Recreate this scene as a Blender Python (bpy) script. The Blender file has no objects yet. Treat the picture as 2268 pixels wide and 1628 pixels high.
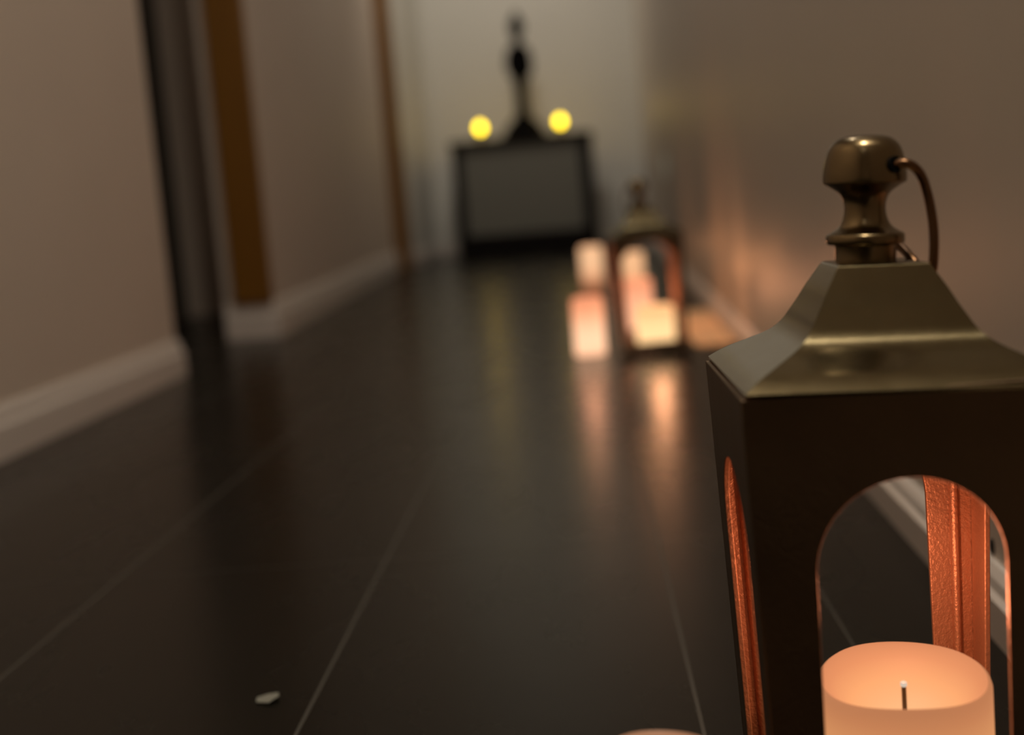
import bpy, bmesh, math, random
from mathutils import Vector, Matrix
random.seed(4)
PI = math.pi
sc = bpy.context.scene
COL = sc.collection
sc.view_settings.view_transform = 'Standard'
sc.view_settings.look = 'None'
sc.view_settings.exposure = 0.0
sc.view_settings.gamma = 1.0
sc.cycles.max_bounces = 8
sc.cycles.sample_clamp_indirect = 4.0
try:
    sc.cycles.use_denoising = True
except Exception:
    pass

# ------------------------------------------------------------------ materials
class NT:
    def __init__(self, name):
        self.m = bpy.data.materials.new(name); self.m.use_nodes = True
        self.t = self.m.node_tree; self.n = self.t.nodes; self.l = self.t.links
        self.b = self.n['Principled BSDF']
    def new(self, t, **kw):
        nd = self.n.new(t)
        for k, v in kw.items(): setattr(nd, k, v)
        return nd
    def val(self, sock, v):
        if hasattr(v, 'is_output') or isinstance(v, bpy.types.NodeSocket): self.l.new(v, sock)
        else: sock.default_value = v
    def math(self, op, a, b=None, c=None):
        nd = self.new('ShaderNodeMath', operation=op)
        self.val(nd.inputs[0], a)
        if b is not None: self.val(nd.inputs[1], b)
        if c is not None: self.val(nd.inputs[2], c)
        return nd.outputs[0]
    def coords(self, kind='Object'):
        return self.new('ShaderNodeTexCoord').outputs[kind]
    def noise(self, scale, detail=4, vec=None, rough=.55):
        nd = self.new('ShaderNodeTexNoise')
        nd.inputs['Scale'].default_value = scale; nd.inputs['Detail'].default_value = detail
        nd.inputs['Roughness'].default_value = rough
        self.l.new(vec if vec is not None else self.coords(), nd.inputs['Vector'])
        return nd.outputs['Fac']
    def mix(self, fac, a, b):
        nd = self.new('ShaderNodeMix', data_type='RGBA')
        self.val(nd.inputs['Factor'], fac)
        for s, v in ((nd.inputs[6], a), (nd.inputs[7], b)):
            if isinstance(v, tuple): s.default_value = (*v[:3], 1)
            else: self.l.new(v, s)
        return nd.outputs[2]
    def bump(self, h, strength=.3, dist=.001):
        nd = self.new('ShaderNodeBump'); nd.inputs['Strength'].default_value = strength
        nd.inputs['Distance'].default_value = dist
        self.l.new(h, nd.inputs['Height']); self.l.new(nd.outputs[0], self.b.inputs['Normal'])
    def base(self, c, rough=.5, metal=0., spec=.5):
        if isinstance(c, tuple): self.b.inputs['Base Color'].default_value = (*c[:3], 1)
        else: self.l.new(c, self.b.inputs['Base Color'])
        self.val(self.b.inputs['Roughness'], rough); self.val(self.b.inputs['Metallic'], metal)
        self.b.inputs['Specular IOR Level'].default_value = spec
        return self

def paint(name, c, rough=.55, var=.06, bump=.25, scale=900, spec=.4):
    m = NT(name)
    n = m.noise(2.5, 3)
    d = tuple(x * (1 - var) for x in c); e = tuple(x * (1 + var) for x in c)
    m.base(m.mix(n, d, e), rough, 0, spec)
    m.bump(m.noise(scale, 3), bump, .0006)
    return m.m

M = {}
M['wall'] = paint('wall_paint', (.54, .475, .405), .42)
M['wall_left'] = paint('wall_paint_left', (.545, .46, .385), .6)
M['wall_far'] = paint('wall_paint_far', (.60, .585, .53), .5)
M['ceiling'] = paint('ceiling_paint', (.6, .57, .52), .8)
M['skirting'] = paint('skirting_gloss', (.58, .525, .475), .4, .03, .05)
M['dark_wood'] = paint('dark_stained_wood', (.006, .004, .0035), .6, .3, .2, 60, .12)
M['panel_grey'] = paint('grey_cabinet_panel', (.150, .146, .122), .6, .03, .05)
M['figure_black'] = paint('black_figure', (.002, .0016, .0015), .8, .2, .2, 80, .05)
M['door_dark'] = paint('dark_door', (.05, .04, .03), .6)
M['plate'] = paint('socket_plastic', (.78, .84, .76), .35, .02, .03)
M['black'] = paint('black_rubber', (.004, .004, .004), .8, .1, .1, 200, .1)
M['mat'] = paint('orange_glow_sheet', (.92, .56, .30), .8, .08, .4, 500, .1)  # made-up sheet; candlelight orange is put into its base colour
M['paper'] = paint('paper', (.20, .195, .16), .8, .1, .3, 300, .2)

def orange_wood():
    m = NT('orange_varnished_wood')
    mp = m.new('ShaderNodeMapping'); m.l.new(m.coords(), mp.inputs[0]); mp.inputs['Scale'].default_value = (60, 60, 3)
    n = m.noise(1.0, 5, mp.outputs[0])
    m.base(m.mix(n, (.135, .054, .0025), (.20, .085, .004)), .45, 0, .4)
    return m.m
M['orange'] = orange_wood()

def floor_surface():
    m = NT('dark_slate_tile')
    sep = m.new('ShaderNodeSeparateXYZ'); m.l.new(m.coords(), sep.inputs[0])
    x, y = sep.outputs[0], sep.outputs[1]
    def line(c, off, period, half):
        t = m.math('ADD', c, -off + period * 200.5)
        t = m.math('MODULO', t, period)
        t = m.math('ABSOLUTE', m.math('ADD', t, -period / 2))
        return m.math('LESS_THAN', t, half)
    lx = line(x, .0512, .25, .0012)
    ly = line(y, 1.205, .60, .0014)
    d = m.math('LESS_THAN', m.math('ABSOLUTE', m.math('ADD', x, -.165)), .0009)
    g = m.math('MAXIMUM', m.math('MAXIMUM', lx, m.math('MULTIPLY', ly, .25)), m.math('MULTIPLY', d, .8))
    mp = m.new('ShaderNodeMapping'); m.l.new(m.coords(), mp.inputs[0]); mp.inputs['Scale'].default_value = (3, 1.2, 1)
    n = m.noise(3.0, 6, mp.outputs[0])
    tile = m.mix(n, (.005, .0042, .003), (.010, .0086, .0062))
    m.base(m.mix(g, tile, (.062, .056, .046)), 0, 0, .14)
    r = m.math('MULTIPLY_ADD', n, .08, .23)
    m.val(m.b.inputs['Roughness'], m.math('MULTIPLY_ADD', g, .3, r))
    h = m.math('ADD', m.math('MULTIPLY', m.noise(14, 6), .5), m.math('MULTIPLY', g, -.4))
    m.bump(h, .12, .002)
    return m.m
M['floor'] = floor_surface()

def metal(name, c, rough, metallic=1., bumpsc=300, bump=.1, var=.25):
    m = NT(name)
    n = m.noise(28, 5)
    m.base(m.mix(n, tuple(v * (1 - var) for v in c), tuple(v * (1 + var) for v in c)), m.math('MULTIPLY_ADD', n, .12, rough - .06), metallic)
    m.bump(m.noise(bumpsc, 3), bump, .001)
    return m.m
M['roof'] = metal('aged_brass_roof', (.185, .148, .080), .20, 1., 240, .04)
M['finial'] = metal('aged_brass_finial', (.20, .145, .075), .25, 1., 120, .04)
M['body'] = metal('bronze_body', (.12, .078, .044), .40, .85, 520, .3, .2)
M['body_in'] = metal('bronze_body_lit', (.42, .22, .14), .45, .6, 520, .55, .15)  # same metal as the outside, lighter and redder to carry the candle glow
M['handle'] = metal('copper_handle', (.17, .09, .045), .3, 1., 200, .05)

def wax(name, e, cz, rad, top, strength, base=(.08, .06, .05)):
    """LED pillar wax: glows from the light unit sunk in its middle."""
    m = NT(name)
    m.base(base, .5, 0, .3)
    sep = m.new('ShaderNodeSeparateXYZ'); m.l.new(m.coords(), sep.inputs[0])
    r = m.math('SQRT', m.math('ADD', m.math('POWER', sep.outputs[0], 2), m.math('POWER', sep.outputs[1], 2)))
    dz = m.math('ADD', sep.outputs[2], -cz)
    dist = m.math('SQRT', m.math('ADD', m.math('POWER', r, 2), m.math('POWER', dz, 2)))
    mr = m.new('ShaderNodeMapRange'); m.l.new(dist, mr.inputs[0])
    mr.inputs[1].default_value = rad[0]; mr.inputs[2].default_value = rad[1]
    ramp = m.new('ShaderNodeValToRGB'); m.l.new(mr.outputs[0], ramp.inputs[0])
    el = ramp.color_ramp.elements
    el[0].position = 0; el[0].color = (*e[0], 1); el[1].position = 1; el[1].color = (*e[-1], 1)
    for i in range(1, len(e) - 1):
        q = el.new(i / (len(e) - 1)); q.color = (*e[i], 1)
    m.l.new(ramp.outputs[0], m.b.inputs['Emission Color'])
    m.b.inputs['Emission Strength'].default_value = strength
    return m.m

def glow(name, c, s):
    m = NT(name); m.base((.1, .08, .03), .5)
    m.b.inputs['Emission Color'].default_value = (*c, 1); m.b.inputs['Emission Strength'].default_value = s
    return m.m

# ------------------------------------------------------------------ mesh helpers
def link(name, bm, mat, parent=None, smooth=False, bevel=0, kind=None):
    bmesh.ops.recalc_face_normals(bm, faces=bm.faces)
    me = bpy.data.meshes.new(name); bm.to_mesh(me); bm.free()
    o = bpy.data.objects.new(name, me); COL.objects.link(o)
    me.materials.append(mat)
    if smooth:
        for p in me.polygons: p.use_smooth = True
        me.set_sharp_from_angle(angle=math.radians(smooth if smooth is not True else 40))
    if bevel:
        b = o.modifiers.new('bevel', 'BEVEL'); b.width = bevel; b.segments = 2; b.limit_method = 'ANGLE'
    if parent: o.parent = parent
    if kind: o['kind'] = kind
    return o
def empty(name, loc, rz=0, label=None, cat=None, group=None):
    o = bpy.data.objects.new(name, None); COL.objects.link(o); o.empty_display_size = .02
    o.location = loc; o.rotation_euler = (0, 0, rz)
    tag(o, label, cat, group); return o
def tag(o, label, cat, group=None):
    if label: o['label'] = label
    if cat: o['category'] = cat
    if group: o['group'] = group
def box(bm, x0, x1, y0, y1, z0, z1):
    v = [bm.verts.new((x, y, z)) for z in (z0, z1) for x, y in ((x0, y0), (x1, y0), (x1, y1), (x0, y1))]
    for f in ((3, 2, 1, 0), (4, 5, 6, 7), (0, 1, 5, 4), (1, 2, 6, 5), (2, 3, 7, 6), (3, 0, 4, 7)):
        bm.faces.new([v[i] for i in f])
def prism(bm, poly, z0, z1):
    a = [bm.verts.new((x, y, z0)) for x, y in poly]; b = [bm.verts.new((x, y, z1)) for x, y in poly]
    bm.faces.new(a[::-1]); bm.faces.new(b)
    n = len(poly)
    for i in range(n): bm.faces.new((a[i], a[(i + 1) % n], b[(i + 1) % n], b[i]))
def loft(bm, rings, cap0=True, cap1=True):
    vs = [[bm.verts.new(p) for p in r] for r in rings]
    n = len(vs[0])
    for a, b in zip(vs, vs[1:]):
        for i in range(n): bm.faces.new((a[i], a[(i + 1) % n], b[(i + 1) % n], b[i]))
    if cap0: bm.faces.new(vs[0][::-1])
    if cap1: bm.faces.new(vs[-1])
    return vs
def lathe(bm, prof, n=48, c=(0, 0), sx=1., sy=1., cap0=True, cap1=True):
    loft(bm, [[(c[0] + r * sx * math.cos(2 * PI * i / n), c[1] + r * sy * math.sin(2 * PI * i / n), z) for i in range(n)] for r, z in prof], cap0, cap1)
def smoothprof(pts, sub=6):
    out = []
    P = [pts[0]] + list(pts) + [pts[-1]]
    for i in range(1, len(P) - 2):
        p0, p1, p2, p3 = P[i - 1:i + 3]
        for k in range(sub):
            t = k / sub
            out.append(tuple(.5 * (2 * p1[j] + (p2[j] - p0[j]) * t + (2 * p0[j] - 5 * p1[j] + 4 * p2[j] - p3[j]) * t * t + (3 * p1[j] - p0[j] - 3 * p2[j] + p3[j]) * t ** 3) for j in range(len(p1))))
    out.append(tuple(pts[-1])); return out
def tube(bm, pts, r, n=12, closed=False):
    pts = [Vector(p) for p in pts]; N = len(pts); rings = []
    ref = Vector((.3, .8, .5)).normalized()
    for i, p in enumerate(pts):
        if closed: t = pts[(i + 1) % N] - pts[i - 1]
        else: t = pts[min(i + 1, N - 1)] - pts[max(i - 1, 0)]
        t.normalize(); u = (ref - t * ref.dot(t)).normalized(); w = t.cross(u)
        rr = r[i] if isinstance(r, (list, tuple)) else r
        rings.append([p + (u * math.cos(2 * PI * k / n) + w * math.sin(2 * PI * k / n)) * rr for k in range(n)])
    if closed:
        vs = [[bm.verts.new(p) for p in q] for q in rings]
        for i in range(N):
            a, b = vs[i], vs[(i + 1) % N]
            for k in range(n): bm.faces.new((a[k], a[(k + 1) % n], b[(k + 1) % n], b[k]))
    else: loft(bm, rings)

# ------------------------------------------------------------------ setting
H = 2.42
def XW(y): return .2732 + .0199 * (y - 1.0768)   # face of the right wall, which runs a touch out of parallel
XR = XW(8.0)
def struct(name, poly_or_box, mat, bevel=0, poly=None):
    bm = bmesh.new()
    if poly: prism(bm, poly[0], poly[1], poly[2])
    else: box(bm, *poly_or_box)
    return link(name, bm, mat, bevel=bevel, kind='structure')

struct('floor', (-2.3, XR + .15, -2.6, 8.1, -.05, 0), M['floor'])
struct('ceiling', (-2.3, XR + .15, -2.6, 8.1, H, H + .05), M['ceiling'])
struct('wall_right', None, M['wall'], poly=([(XW(-2.6), -2.6), (XR + .15, -2.6), (XR + .15, 8.1), (XW(8.1), 8.1)], 0, H))
struct('wall_end', (-1.0, XR, 8.0, 8.1, 0, H), M['wall_far'])
struct('wall_back', (-.97, XW(-2.6), -2.6, -2.5, 0, H), M['wall_left'])
struct('wall_left', (-.97, -.872, -2.5, 2.83, 0, H), M['wall_left'])
LF = [(-.832, 3.60), (-.935, 6.86), (-1.10, 6.86), (-.962, 3.60)]
struct('wall_left_far', None, M['wall_left'], poly=(LF, 0, H))
LE = [(-.90, 7.0), (-.832, 8.0), (-1.0, 8.0), (-1.1, 7.0)]
struct('wall_left_end', None, M['wall_far'], poly=(LE, 0, H))
# side passage behind the opening
struct('wall_passage_back', (-2.2, -.99, 4.63, 4.70, 0, H), M['wall_left'])
struct('wall_passage_side', (-2.28, -2.2, 2.74, 4.70, 0, H), M['wall_left'])
struct('wall_passage_front', (-2.2, -.97, 2.74, 2.83, 0, H), M['wall_left'])
d = struct('door_1', (-2.0, -1.37, 4.595, 4.63, 0, 2.03), M['door_dark'], .003)
bm = bmesh.new(); lathe(bm, [(.001, -.06), (.012, -.058), (.02, -.045), (.016, -.03), (.009, -.022), (.009, 0)], 20)
bmesh.ops.rotate(bm, verts=bm.verts, matrix=Matrix.Rotation(-PI / 2, 3, 'X')); bmesh.ops.translate(bm, verts=bm.verts, vec=(-1.44, 4.535 + .06, 1.0))
link('door_knob', bm, M['finial'], d, True)

def skirting(name, pts, h=.074, t=.013):
    """moulded skirting board swept along floor points; the board grows to the left of the path"""
    prof = [(0, 0), (t, 0), (t, h * .62), (t * .72, h * .70), (t * .62, h * .86), (t * .3, h), (0, h)]
    bm = bmesh.new(); P = [Vector((x, y, 0)) for x, y in pts]; rings = []
    for i, p in enumerate(P):
        ns = []
        if i > 0: e = (P[i] - P[i - 1]).normalized(); ns.append(Vector((-e.y, e.x, 0)))
        if i < len(P) - 1: e = (P[i + 1] - P[i]).normalized(); ns.append(Vector((-e.y, e.x, 0)))
        nrm = sum(ns, Vector()).normalized(); k = 1 / max(.3, nrm.dot(ns[0]))
        rings.append([p + nrm * (a * k) + Vector((0, 0, z)) for a, z in prof])
    loft(bm, rings)
    return link(name, bm, M['skirting'], kind='structure')
skirting('baseboard_right', [(XW(-2.5), -2.5), (XR, 8.0)], .045)
skirting('baseboard_end', [(XR - .013, 8.0), (-.832 + .013, 8.0)])
skirting('baseboard_left', [(-.970, 2.83), (-.872, 2.83), (-.872, -2.5)], .078, .014)
skirting('baseboard_left_far', [(-.935, 6.86), (-.832, 3.60), (-.962, 3.60)], .095, .016)
skirting('baseboard_left_end', [(-.832, 8.0), (-.90, 7.0)], .08)
# varnished wood casings
struct('trim_1', (-.932, -.829, 3.572, 3.5995, .096, H), M['orange'], .003)
struct('trim_2', (-.965, -.868, 6.862, 6.998, 0, H), M['orange'], .003)

# ------------------------------------------------------------------ lantern
def arch_panel(bm, hw, z0, z1, ahw, az0, ztop, th):
    """sheet-metal side with an arched opening, face on y=0..th, x centred"""
    zs = ztop - ahw * .98
    inner, outer = [], []
    N = 28
    def put(i, o): inner.append(i); outer.append(o)
    for k in range(9):
        z = az0 + (zs - az0) * k / 8; put((-ahw, z), (-hw, z if k else z0))
    ca = math.atan2(z1 - zs, hw)
    angs = sorted(set([PI * k / N for k in range(1, N)] + [ca, PI - ca]), reverse=True)
    for a in angs:
        c, s = math.cos(a), math.sin(a)
        t = min(hw / abs(c) if abs(c) > 1e-6 else 1e9, (z1 - zs) / s if s > 1e-6 else 1e9)
        put((ahw * c, zs + ahw * .98 * s), (t * c, zs + t * s))
    for k in range(8, -1, -1):
        z = az0 + (zs - az0) * k / 8; put((ahw, z), (hw, z if k else z0))
    n = len(inner)
    L = {}
    for nm, arr in (('i', inner), ('o', outer)):
        for side, y in ((0, 0), (1, th)):
            L[nm, side] = [bm.verts.new((x, y, z)) for x, z in arr]
    for i in range(n):
        j = (i + 1) % n
        bm.faces.new((L['o', 0][i], L['o', 0][j], L['i', 0][j], L['i', 0][i]))
        bm.faces.new((L['i', 1][i], L['i', 1][j], L['o', 1][j], L['o', 1][i])).material_index = 1
        bm.faces.new((L['i', 0][i], L['i', 0][j], L['i', 1][j], L['i', 1][i])).material_index = 1
        bm.faces.new((L['o', 1][i], L['o', 1][j], L['o', 0][j], L['o', 0][i]))

HW = .0662
def make_lantern(loc, rz, label, ahw=.0388, atop=.194, tilt=0., ro=0., handle_pts=None, group=None):
    t = empty('candle_lantern', loc, rz, label, 'lantern', group)
    # floor tray and feet
    bm = bmesh.new(); lathe_sq = []
    for h, z in ((HW + .001, .008), (HW + .001, .0115), (HW - .005, .0145), (HW - .010, .0145)):
        lathe_sq.append([(-h, -h, z), (h, -h, z), (h, h, z), (-h, h, z)])
    loft(bm, lathe_sq); link('base_tray', bm, M['body'], t, bevel=.0008)
    for sx in (-1, 1):
        for sy in (-1, 1):
            bm = bmesh.new(); lathe(bm, [(.006, 0), (.009, .002), (.0085, .006), (.006, .008)], 20, (sx * .054, sy * .054))
            link('foot', bm, M['body'], t, True)
    # four arched sides
    for k in range(4):
        bm = bmesh.new(); arch_panel(bm, HW - (.0 if k % 2 == 0 else .0030), .0145, .231, ahw, .026, atop, .0028)
        # pane channel: a rib on the inner face beside each corner
        for s in ((-1, 1) if k % 2 == 0 else ()):
            x = s * (HW - .0125)
            nf = len(bm.faces)
            loft(bm, [[(x + .0028 * math.cos(a), .0028 + .0030 * math.sin(a), z) for a in [PI * q / 8 for q in range(9)]] for z in (.0148, .2305)])
            bm.faces.ensure_lookup_table()
            for f in bm.faces[nf:]: f.material_index = 1
        for v in bm.verts:          # the box narrows a little towards its foot
            q = .033 * (.231 - v.co.z); ax = abs(v.co.x)
            if ax > ahw: v.co.x -= math.copysign(q * min(1, (ax - ahw) / (HW - .003 - ahw)), v.co.x)
            v.co.y += q - HW
        bmesh.ops.rotate(bm, verts=bm.verts, matrix=Matrix.Rotation(k * PI / 2, 3, 'Z'))
        link('arched_side', bm, M['body'], t, 35, bevel=.0005).data.materials.append(M['body_in'])
    # flared pyramid roof (slightly out of true on the hand-made near lantern)
    RT = Matrix.Translation((ro, 0, .232)) @ Matrix.Rotation(tilt, 4, 'Y') @ Matrix.Translation((0, 0, -.232))
    prof = smoothprof([(.0672, .2305), (.0600, .2355), (.0505, .2404), (.0435, .2440), (.0388, .2472), (.0350, .2514), (.0322, .2560), (.0290, .2615), (.0256, .2680), (.0220, .2740), (.0203, .2768), (.0192, .2782), (.0170, .2788)], 4)
    bm = bmesh.new(); K = 14
    def sq(h, z):
        r = []
        for a, b in (((-1, -1), (1, -1)), ((1, -1), (1, 1)), ((1, 1), (-1, 1)), ((-1, 1), (-1, -1))):
            for k in range(K):
                f = k / K; r.append((h * (a[0] + (b[0] - a[0]) * f), h * (a[1] + (b[1] - a[1]) * f), z))
        return r
    loft(bm, [sq(.0625, .2288), sq(.0668, .2290)] + [sq(h, z) for h, z in prof])
    bmesh.ops.transform(bm, matrix=RT, verts=bm.verts)
    roof = link('roof', bm, M['roof'], t, 22)
    # turned finial
    p = [(.0133, .2785), (.0133, .2868), (.0137, .2876), (.0164, .2880), (.0171, .2886), (.0171, .2918), (.0163, .2927)]
    p += smoothprof([(.0155, .2930), (.0118, .2955), (.0098, .2990), (.0090, .3030), (.0094, .3070), (.0112, .3105), (.0150, .3132), (.0178, .3148)], 5)
    p += smoothprof([(.0181, .3152), (.0182, .3180), (.0174, .3240), (.0156, .3300), (.0128, .3334), (.0095, .3350), (.0050, .3357), (.0005, .3358)], 5)
    bm = bmesh.new(); lathe(bm, p, 56); bmesh.ops.translate(bm, verts=bm.verts, vec=FO)
    bmesh.ops.transform(bm, matrix=RT, verts=bm.verts)
    fin = link('finial', bm, M['finial'], t, 50)
    if handle_pts:
        bm = bmesh.new(); pts = smoothprof(handle_pts + [handle_pts[0]], 8)[:-1]
        tube(bm, pts, .0021, 14, True)
        bmesh.ops.transform(bm, matrix=RT @ Matrix.Translation(FO), verts=bm.verts)
        link('handle', bm, M['handle'], fin, True)
        a = Vector(handle_pts[0]); bdir = Vector(handle_pts[-1]) - a
        bm = bmesh.new()     # dark bushed hole the handle passes through
        lathe(bm, [(.0036, 0), (.0036, .0016), (.0022, .0016), (.0022, 0)], 20, cap0=False, cap1=False)
        q = Vector((0, 0, 1)).rotation_difference(HOLE_N).to_matrix().to_4x4()
        bmesh.ops.transform(bm, matrix=RT @ Matrix.Translation(FO) @ Matrix.Translation(HOLE_P) @ q, verts=bm.verts)
        link('handle_eyelet', bm, M['black'], fin, True)
    return t

FO = Vector((-.0035, 0, -.0014))
HOLE_N = Vector((.52, -.85, .1)).normalized()
HOLE_P = Vector((.0090, -.0148, .3222))
HANDLE = [(.0085, -.0135, .3222), (.0150, -.0165, .3222), (.0208, -.0140, .3175), (.0243, -.0130, .3080), (.0264, -.0130, .2960), (.0268, -.0130, .2850), (.0260, -.0120, .2742), (.0240, -.0080, .2735),
          (.0205, .0000, .2805), (.0175, .0120, .2860), (.0090, .0190, .2900), (.0020, .0185, .3000), (-.0020, .0170, .3100), (-.0030, .0110, .3190), (.0020, -.0020, .3225)]
near = make_lantern((.1255, .6125, 0), math.radians(.5), 'large brass lantern with arched sides in the right foreground, beside the right wall', .0388, .194, math.radians(2.2), .0027, HANDLE)
near.rotation_euler = (0, 0, math.radians(.8))
far = make_lantern((.1300, 2.6250, 0), math.radians(3), 'small blurred brass lantern further down the hall among glowing candles', .0562,   .218, 0, 0, [(-x, -y, z) for x, y, z in HANDLE][::1])
far.rotation_euler = (0, math.radians(-1.5), math.radians(3))

# ------------------------------------------------------------------ candles
E_NEAR = [(.88, .48, .22), (.78, .40, .175), (.74, .33, .13), (.55, .215, .09), (.40, .155, .07)]
def candle(name, loc, r, h, mat, label, dip=.004, rz=0., group=None, wick=True, seg=64):
    t = empty(name, loc, rz, label, 'candle', group)
    def rim(a): return h - dip * (.5 - .5 * math.sin(a + .15)) + .0008 * math.sin(3 * a + .6) - .001 * math.cos(2 * a)
    def ring(rr, f): return [(rr * math.cos(2 * PI * i / seg), rr * math.sin(2 * PI * i / seg), f(2 * PI * i / seg)) for i in range(seg)]
    rings = [ring(r - .0015, lambda a: 0), ring(r, lambda a: .0015)]
    rings += [ring(r, lambda a, q=q: .0015 + (rim(a) - .003 - .0015) * q) for q in (.25, .5, .75, .9, 1)]
    rings += [ring(r - .0006, lambda a: rim(a) - .001), ring(r - .002, rim), ring(r - .0036, lambda a: rim(a) - .0012)]
    bowl = h - .021
    for q in (.85, .7, .5, .3, .15, .03):
        rings.append(ring((r - .0036) * q, lambda a, q=q: bowl + (rim(a) - .0012 - bowl) * (q ** 2.1)))
    bm = bmesh.new(); loft(bm, rings); link('wax_body', bm, mat, t, True)
    if wick:
        bm = bmesh.new(); lathe(bm, [(.0011, bowl - .001), (.0011, bowl + .0125)], 12); w = link('wick', bm, M['wick'], t, True)
        bm = bmesh.new(); lathe(bm, [(.0011, bowl + .0125), (.0016, bowl + .0132), (.0015, bowl + .0146), (.0004, bowl + .0152)], 12); link('wick_tip', bm, M['wick_tip'], w, True)
    return t
M['wick'] = paint('wick_dark', (.10, .07, .04), .7)
M['wick_tip'] = glow('wick_tip_white', (1, .9, .75), .55)
M['wax_near'] = wax('wax_near', E_NEAR, .030, (.014, .062), .09, 1.0)
candle('pillar_candle', (.1345, .6125, .0145), .0392, .0745, M['wax_near'], 'glowing wavy-rimmed pillar candle with a dark wick inside the large near lantern', .0065)
def far_wax(name, h, c0, c1, c2, s):
    return wax(name, [c0, c1, c2], h * .25, (0.02, h * .9), h, s)
PE = ((1.0, .62, .34), (.88, .38, .18), (.55, .15, .065))
candle('pillar_candle', (.006, 2.664, 0), .031, .113, far_wax('wax_a', .113, (1.25, .78, .48), (1.05, .43, .22), (.62, .17, .075), 1.08), 'glowing pink pillar candle on the floor just left of the small far lantern', .003)
candle('pillar_candle', (.1350, 2.628, .0145), .0370, .075, far_wax('wax_b', .075, (1.2, .82, .40), (1.1, .66, .30), (.85, .42, .17), 1.15), 'brightest pale yellow pillar candle standing inside the small far lantern', .003)
candle('pillar_candle', (.1220, 3.10, 0), .0345, .112, far_wax('wax_c', .112, (1.0, .5, .3), (.9, .36, .19), (.66, .20, .095), 1.2), 'pink pillar candle on the floor right behind the small far lantern', .003)
candle('pillar_candle', (.032, 4.19, 0), .034, .150, wax('wax_d', [(1.0, .62, .34), (.9, .46, .24), (.35, .12, .05), (.09, .03, .014)], .115, (.02, .125), .15, 1.), 'tall glowing candle further back, above and behind the left pink candle', .003)
candle('pillar_candle', (.1560, 4.20, 0), .036, .122, wax('wax_e', [(1.0, .58, .30), (.85, .40, .19), (.25, .08, .03)], .095, (.02, .11), .122, 1.), 'orange glowing candle furthest back, seen through the top of the small far lantern', .003)
candle('pillar_candle', (.0155, .5030, 0), .026, .1015, wax('wax_f', [(.62, .30, .14), (.55, .24, .11), (.45, .18, .08)], .06, (.012, .06), .1, .62), 'pillar candle in front at the bottom edge, only its pink rim showing', .003)

def point(loc, e, c, r=.006):
    l = bpy.data.lights.new('candle_light', 'POINT'); l.energy = e; l.color = c; l.shadow_soft_size = r
    o = bpy.data.objects.new('candle_light', l); o.location = loc; COL.objects.link(o); return o
WARM = (1, .40, .16)
point((.1345, .6125, .120), .26, (1, .37, .18), .004)
point((.1400, 2.628, .110), .37, (1, .42, .2), .018)
point((.1300, 3.08, .130), .42, WARM, .01)
point((.006, 2.655, .135), .16, (1, .42, .22), .018)
point((.032, 4.19, .16), .12, WARM)
point((.1560, 4.20, .135), .12, WARM)

# ------------------------------------------------------------------ console cabinet with figure
CW = .76; CT = .644
cab = empty('console_cabinet', (-.2865, 7.485, 0), math.radians(-4.0), 'dark wood console cabinet with grey front panel against the end wall', 'cabinet')
bm = bmesh.new(); box(bm, -CW / 2 - .008, CW / 2 + .008, -.012, .31, CT - .035, CT); link('top', bm, M['dark_wood'], cab, bevel=.004)
for s in (-1, 1):
    bm = bmesh.new(); x0, x1 = sorted((s * CW / 2, s * (CW / 2 - .055))); box(bm, x0, x1, 0, .3, 0, CT - .035); link('side_post', bm, M['dark_wood'], cab, bevel=.003)
bm = bmesh.new(); box(bm, -CW / 2 + .055, CW / 2 - .055, .01, .29, 0, .125); link('plinth', bm, M['dark_wood'], cab, bevel=.003)
bm = bmesh.new(); box(bm, -CW / 2 + .055, CW / 2 - .055, .022, .04, .125, CT - .035); link('front_panel', bm, M['panel_grey'], cab)
bm = bmesh.new(); box(bm, -CW / 2 + .055, CW / 2 - .055, .28, .295, .125, CT - .035); link('back_panel', bm, M['dark_wood'], cab)

fig = empty('figurine', (-.2590, 7.63, CT), math.radians(8), 'tall slender black figurine on a flared base, on the cabinet top between two yellow lights', 'figurine')
bm = bmesh.new(); lathe(bm, smoothprof([(.128, 0), (.128, .012), (.112, .03), (.098, .055), (.075, .085), (.048, .108), (.034, .122)], 4), 40)
link('base', bm, M['figure_black'], fig, True)
bm = bmesh.new()
prof = [(.034, .026, .118), (.030, .026, .16), (.027, .024, .21), (.029, .026, .26), (.036, .032, .31), (.049, .038, .352), (.056, .040, .39), (.055, .038, .42), (.060, .040, .455), (.050, .034, .485),
        (.024, .024, .505), (.020, .020, .525), (.022, .024, .545), (.033, .036, .568), (.037, .041, .600), (.034, .038, .630), (.022, .026, .652), (.012, .013, .668), (.009, .009, .680), (.002, .002, .688)]
loft(bm, [[(a * 1.15 * math.cos(2 * PI * i / 32), 1.15 * b * math.sin(2 * PI * i / 32) - (.004 if .55 < z < .64 and abs(i - 24) < 2 else 0), z) for i in range(32)] for a, b, z in smoothprof(prof, 3)])
for s in (-1, 1):
    tube(bm, smoothprof([(s * .046, 0, .474), (s * .060, .004, .44), (s * .064, -.004, .39), (s * .050, -.026, .345), (s * .020, -.040, .338)], 5), .0125, 12)
link('body', bm, M['figure_black'], fig, True)

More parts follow.
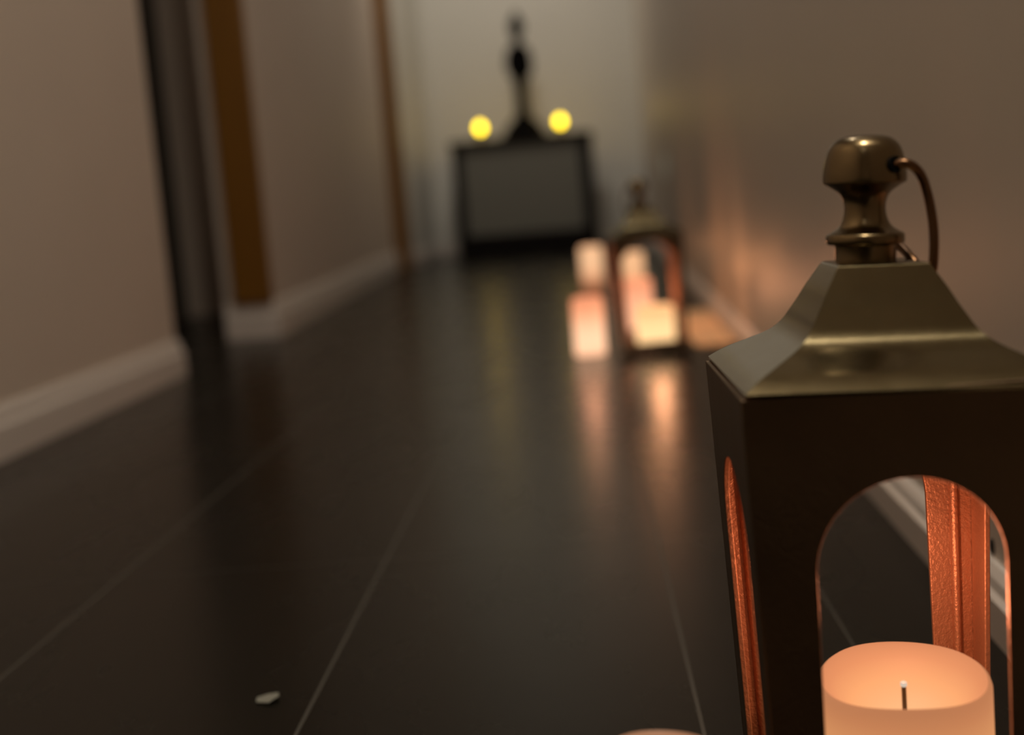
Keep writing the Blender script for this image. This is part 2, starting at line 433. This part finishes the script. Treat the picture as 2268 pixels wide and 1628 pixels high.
M['flame'] = glow('yellow_flame', (1.0, .70, .0), 8.0)
M['tealight_wax'] = paint('cream_wax', (.5, .40, .2), .6)
yel = None
for i, (x, y, lab) in enumerate(((-.4985, 7.575, 'small yellow flame light on the cabinet left of the figurine'), (-.0565, 7.60, 'small yellow flame light on the cabinet right of the figurine'))):
    t = empty('votive_light', (x, y, CT), 0, lab, 'candle', 'yellow lights on the cabinet')
    if yel is None:
        bm = bmesh.new(); lathe(bm, [(.020, 0), (.021, .002), (.021, .040), (.0195, .042), (.018, .038), (.002, .037)], 32); a = link('wax_body', bm, M['tealight_wax'], t, True)
        bm = bmesh.new(); lathe(bm, smoothprof([(.0015, .036), (.0020, .042), (.012, .048), (.0205, .062), (.0205, .074), (.012, .089), (.0008, .098)], 4), 24); b = link('flame', bm, M['flame'], t, True)
        yel = (a, b)
    else:
        for q in yel:
            c = q.copy(); COL.objects.link(c); c.parent = t
    point((x, y - .0, CT + .125), .30, (1, .60, .16), .012)

# ------------------------------------------------------------------ small things
sock = empty('socket_plate', (XW(5.38), 5.38, .387), -math.atan(.0199), 'pale double power socket on the right wall above the skirting', 'socket')
bm = bmesh.new(); box(bm, -.009, 0, -.073, .073, -.043, .043); link('face_plate', bm, M['plate'], sock, bevel=.003)
for y in (-.036, .036):
    bm = bmesh.new(); box(bm, -.012, -.009, y - .006, y + .006, .018, .032); link('switch', bm, M['plate'], sock, bevel=.001)
    bm = bmesh.new()
    for dy, dz, w, h in ((0, .004, .002, .004), (-.011, -.014, .0032, .002), (.011, -.014, .0032, .002)):
        box(bm, -.0094, -.0088, y + dy - w, y + dy + w, dz - h, dz + h)
    link('pin_slots', bm, M['black'], sock)

bm = bmesh.new()
pts = [(0, 0), (.0095, -.0045), (.0150, .0030), (.0128, .0110), (.0050, .0140), (-.0015, .0085)]
a = [bm.verts.new((x, y, .0006 + .0022 * max(0, x - .006) / .009)) for x, y in pts]; b = [bm.verts.new((v.co.x, v.co.y, v.co.z + .0004)) for v in a]
bm.faces.new(a[::-1]); bm.faces.new(b)
for i in range(6): bm.faces.new((a[i], a[(i + 1) % 6], b[(i + 1) % 6], b[i]))
o = link('paper_scrap', bm, M['paper']); o.location = (-.2375, .858, 0)
tag(o, 'tiny pale torn scrap lying on the dark floor tiles at the lower left', 'scrap')
bm = bmesh.new()
pts = [(0, -.006), (.007, -.0052), (.0085, -.001), (.0072, .0045), (.0015, .0062), (-.002, .003), (-.0014, -.002)]
loft(bm, [[(0, y, z) for y, z in pts], [(-.0012, y * .9, z * .9) for y, z in pts]])
o = link('wall_chip', bm, M['black']); o.location = (XW(.93) + .0003, .93, .0525)
tag(o, 'tiny black chip mark on the right wall, just above the skirting behind the near lantern', 'mark')

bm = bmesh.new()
prism(bm, [(.212, 2.655), (XW(2.655) - .0145, 2.655), (XW(3.4) - .0145, 3.40), (.212, 3.40)], .0005, .0035)  # thin sheet added where an orange glow lies on the floor
o = link('floor_surface', bm, M['mat'], bevel=.001)
tag(o, 'narrow orange-tinted sheet added for the glow on the floor right of the small far lantern', 'mat')
# ------------------------------------------------------------------ overhead lights, all out of view
def area(loc, size, e, c, rot=(0, 0, 0)):
    l = bpy.data.lights.new('unseen_ceiling_light', 'AREA'); l.shape = 'DISK'; l.size = size; l.energy = e; l.color = c
    o = bpy.data.objects.new('unseen_ceiling_light', l); o.location = loc; o.rotation_euler = rot; COL.objects.link(o); return o
area((.12, .38, H - .02), .07, 24.0, (1, .90, .76))
area((.05, 2.35, H - .02), .08, 7.0, (1, .92, .80))  # unseen, added for highlights on the far lantern's roof and knob
for y, e, tl in ((-1.2, 1.0, 25), (3.4, 3.4, 35), (5.0, 4.4, 40), (6.5, 9.5, 52)):  # farthest lights the pale end wall; the others are unseen, added for ambient light
    area((-.3, y, H - .12), .4, e, (1, .91, .80), (math.radians(tl), 0, 0))
area((-1.5, 3.7, H - .02), .5, .9, (1, .9, .75))  # unseen light filling the side passage
w = bpy.data.worlds.new('world'); sc.world = w; w.use_nodes = True
w.node_tree.nodes['Background'].inputs[0].default_value = (.02, .018, .015, 1)

# ------------------------------------------------------------------ camera (phone held low, rolled a little)
F = 3000.0; roll = math.radians(4.7)
a = math.radians(3.2635); p = math.radians(7.1464)
fw = Vector((-math.sin(a) * math.cos(p), math.cos(a) * math.cos(p), -math.sin(p)))
r0 = Vector((math.cos(a), math.sin(a), 0)); u0 = r0.cross(fw)
r = r0 * math.cos(roll) - u0 * math.sin(roll); u = u0 * math.cos(roll) + r0 * math.sin(roll)
cd = bpy.data.cameras.new('camera'); cam = bpy.data.objects.new('camera', cd); COL.objects.link(cam)
mt = Matrix((r, u, -fw)).transposed().to_4x4(); mt.translation = Vector((0, 0, .32)); cam.matrix_world = mt
cd.sensor_width = 36; cd.lens = 36 * F / 2268; cd.clip_start = .02
cd.dof.use_dof = True; cd.dof.focus_distance = .70; cd.dof.aperture_fstop = 4.0
sc.camera = cam
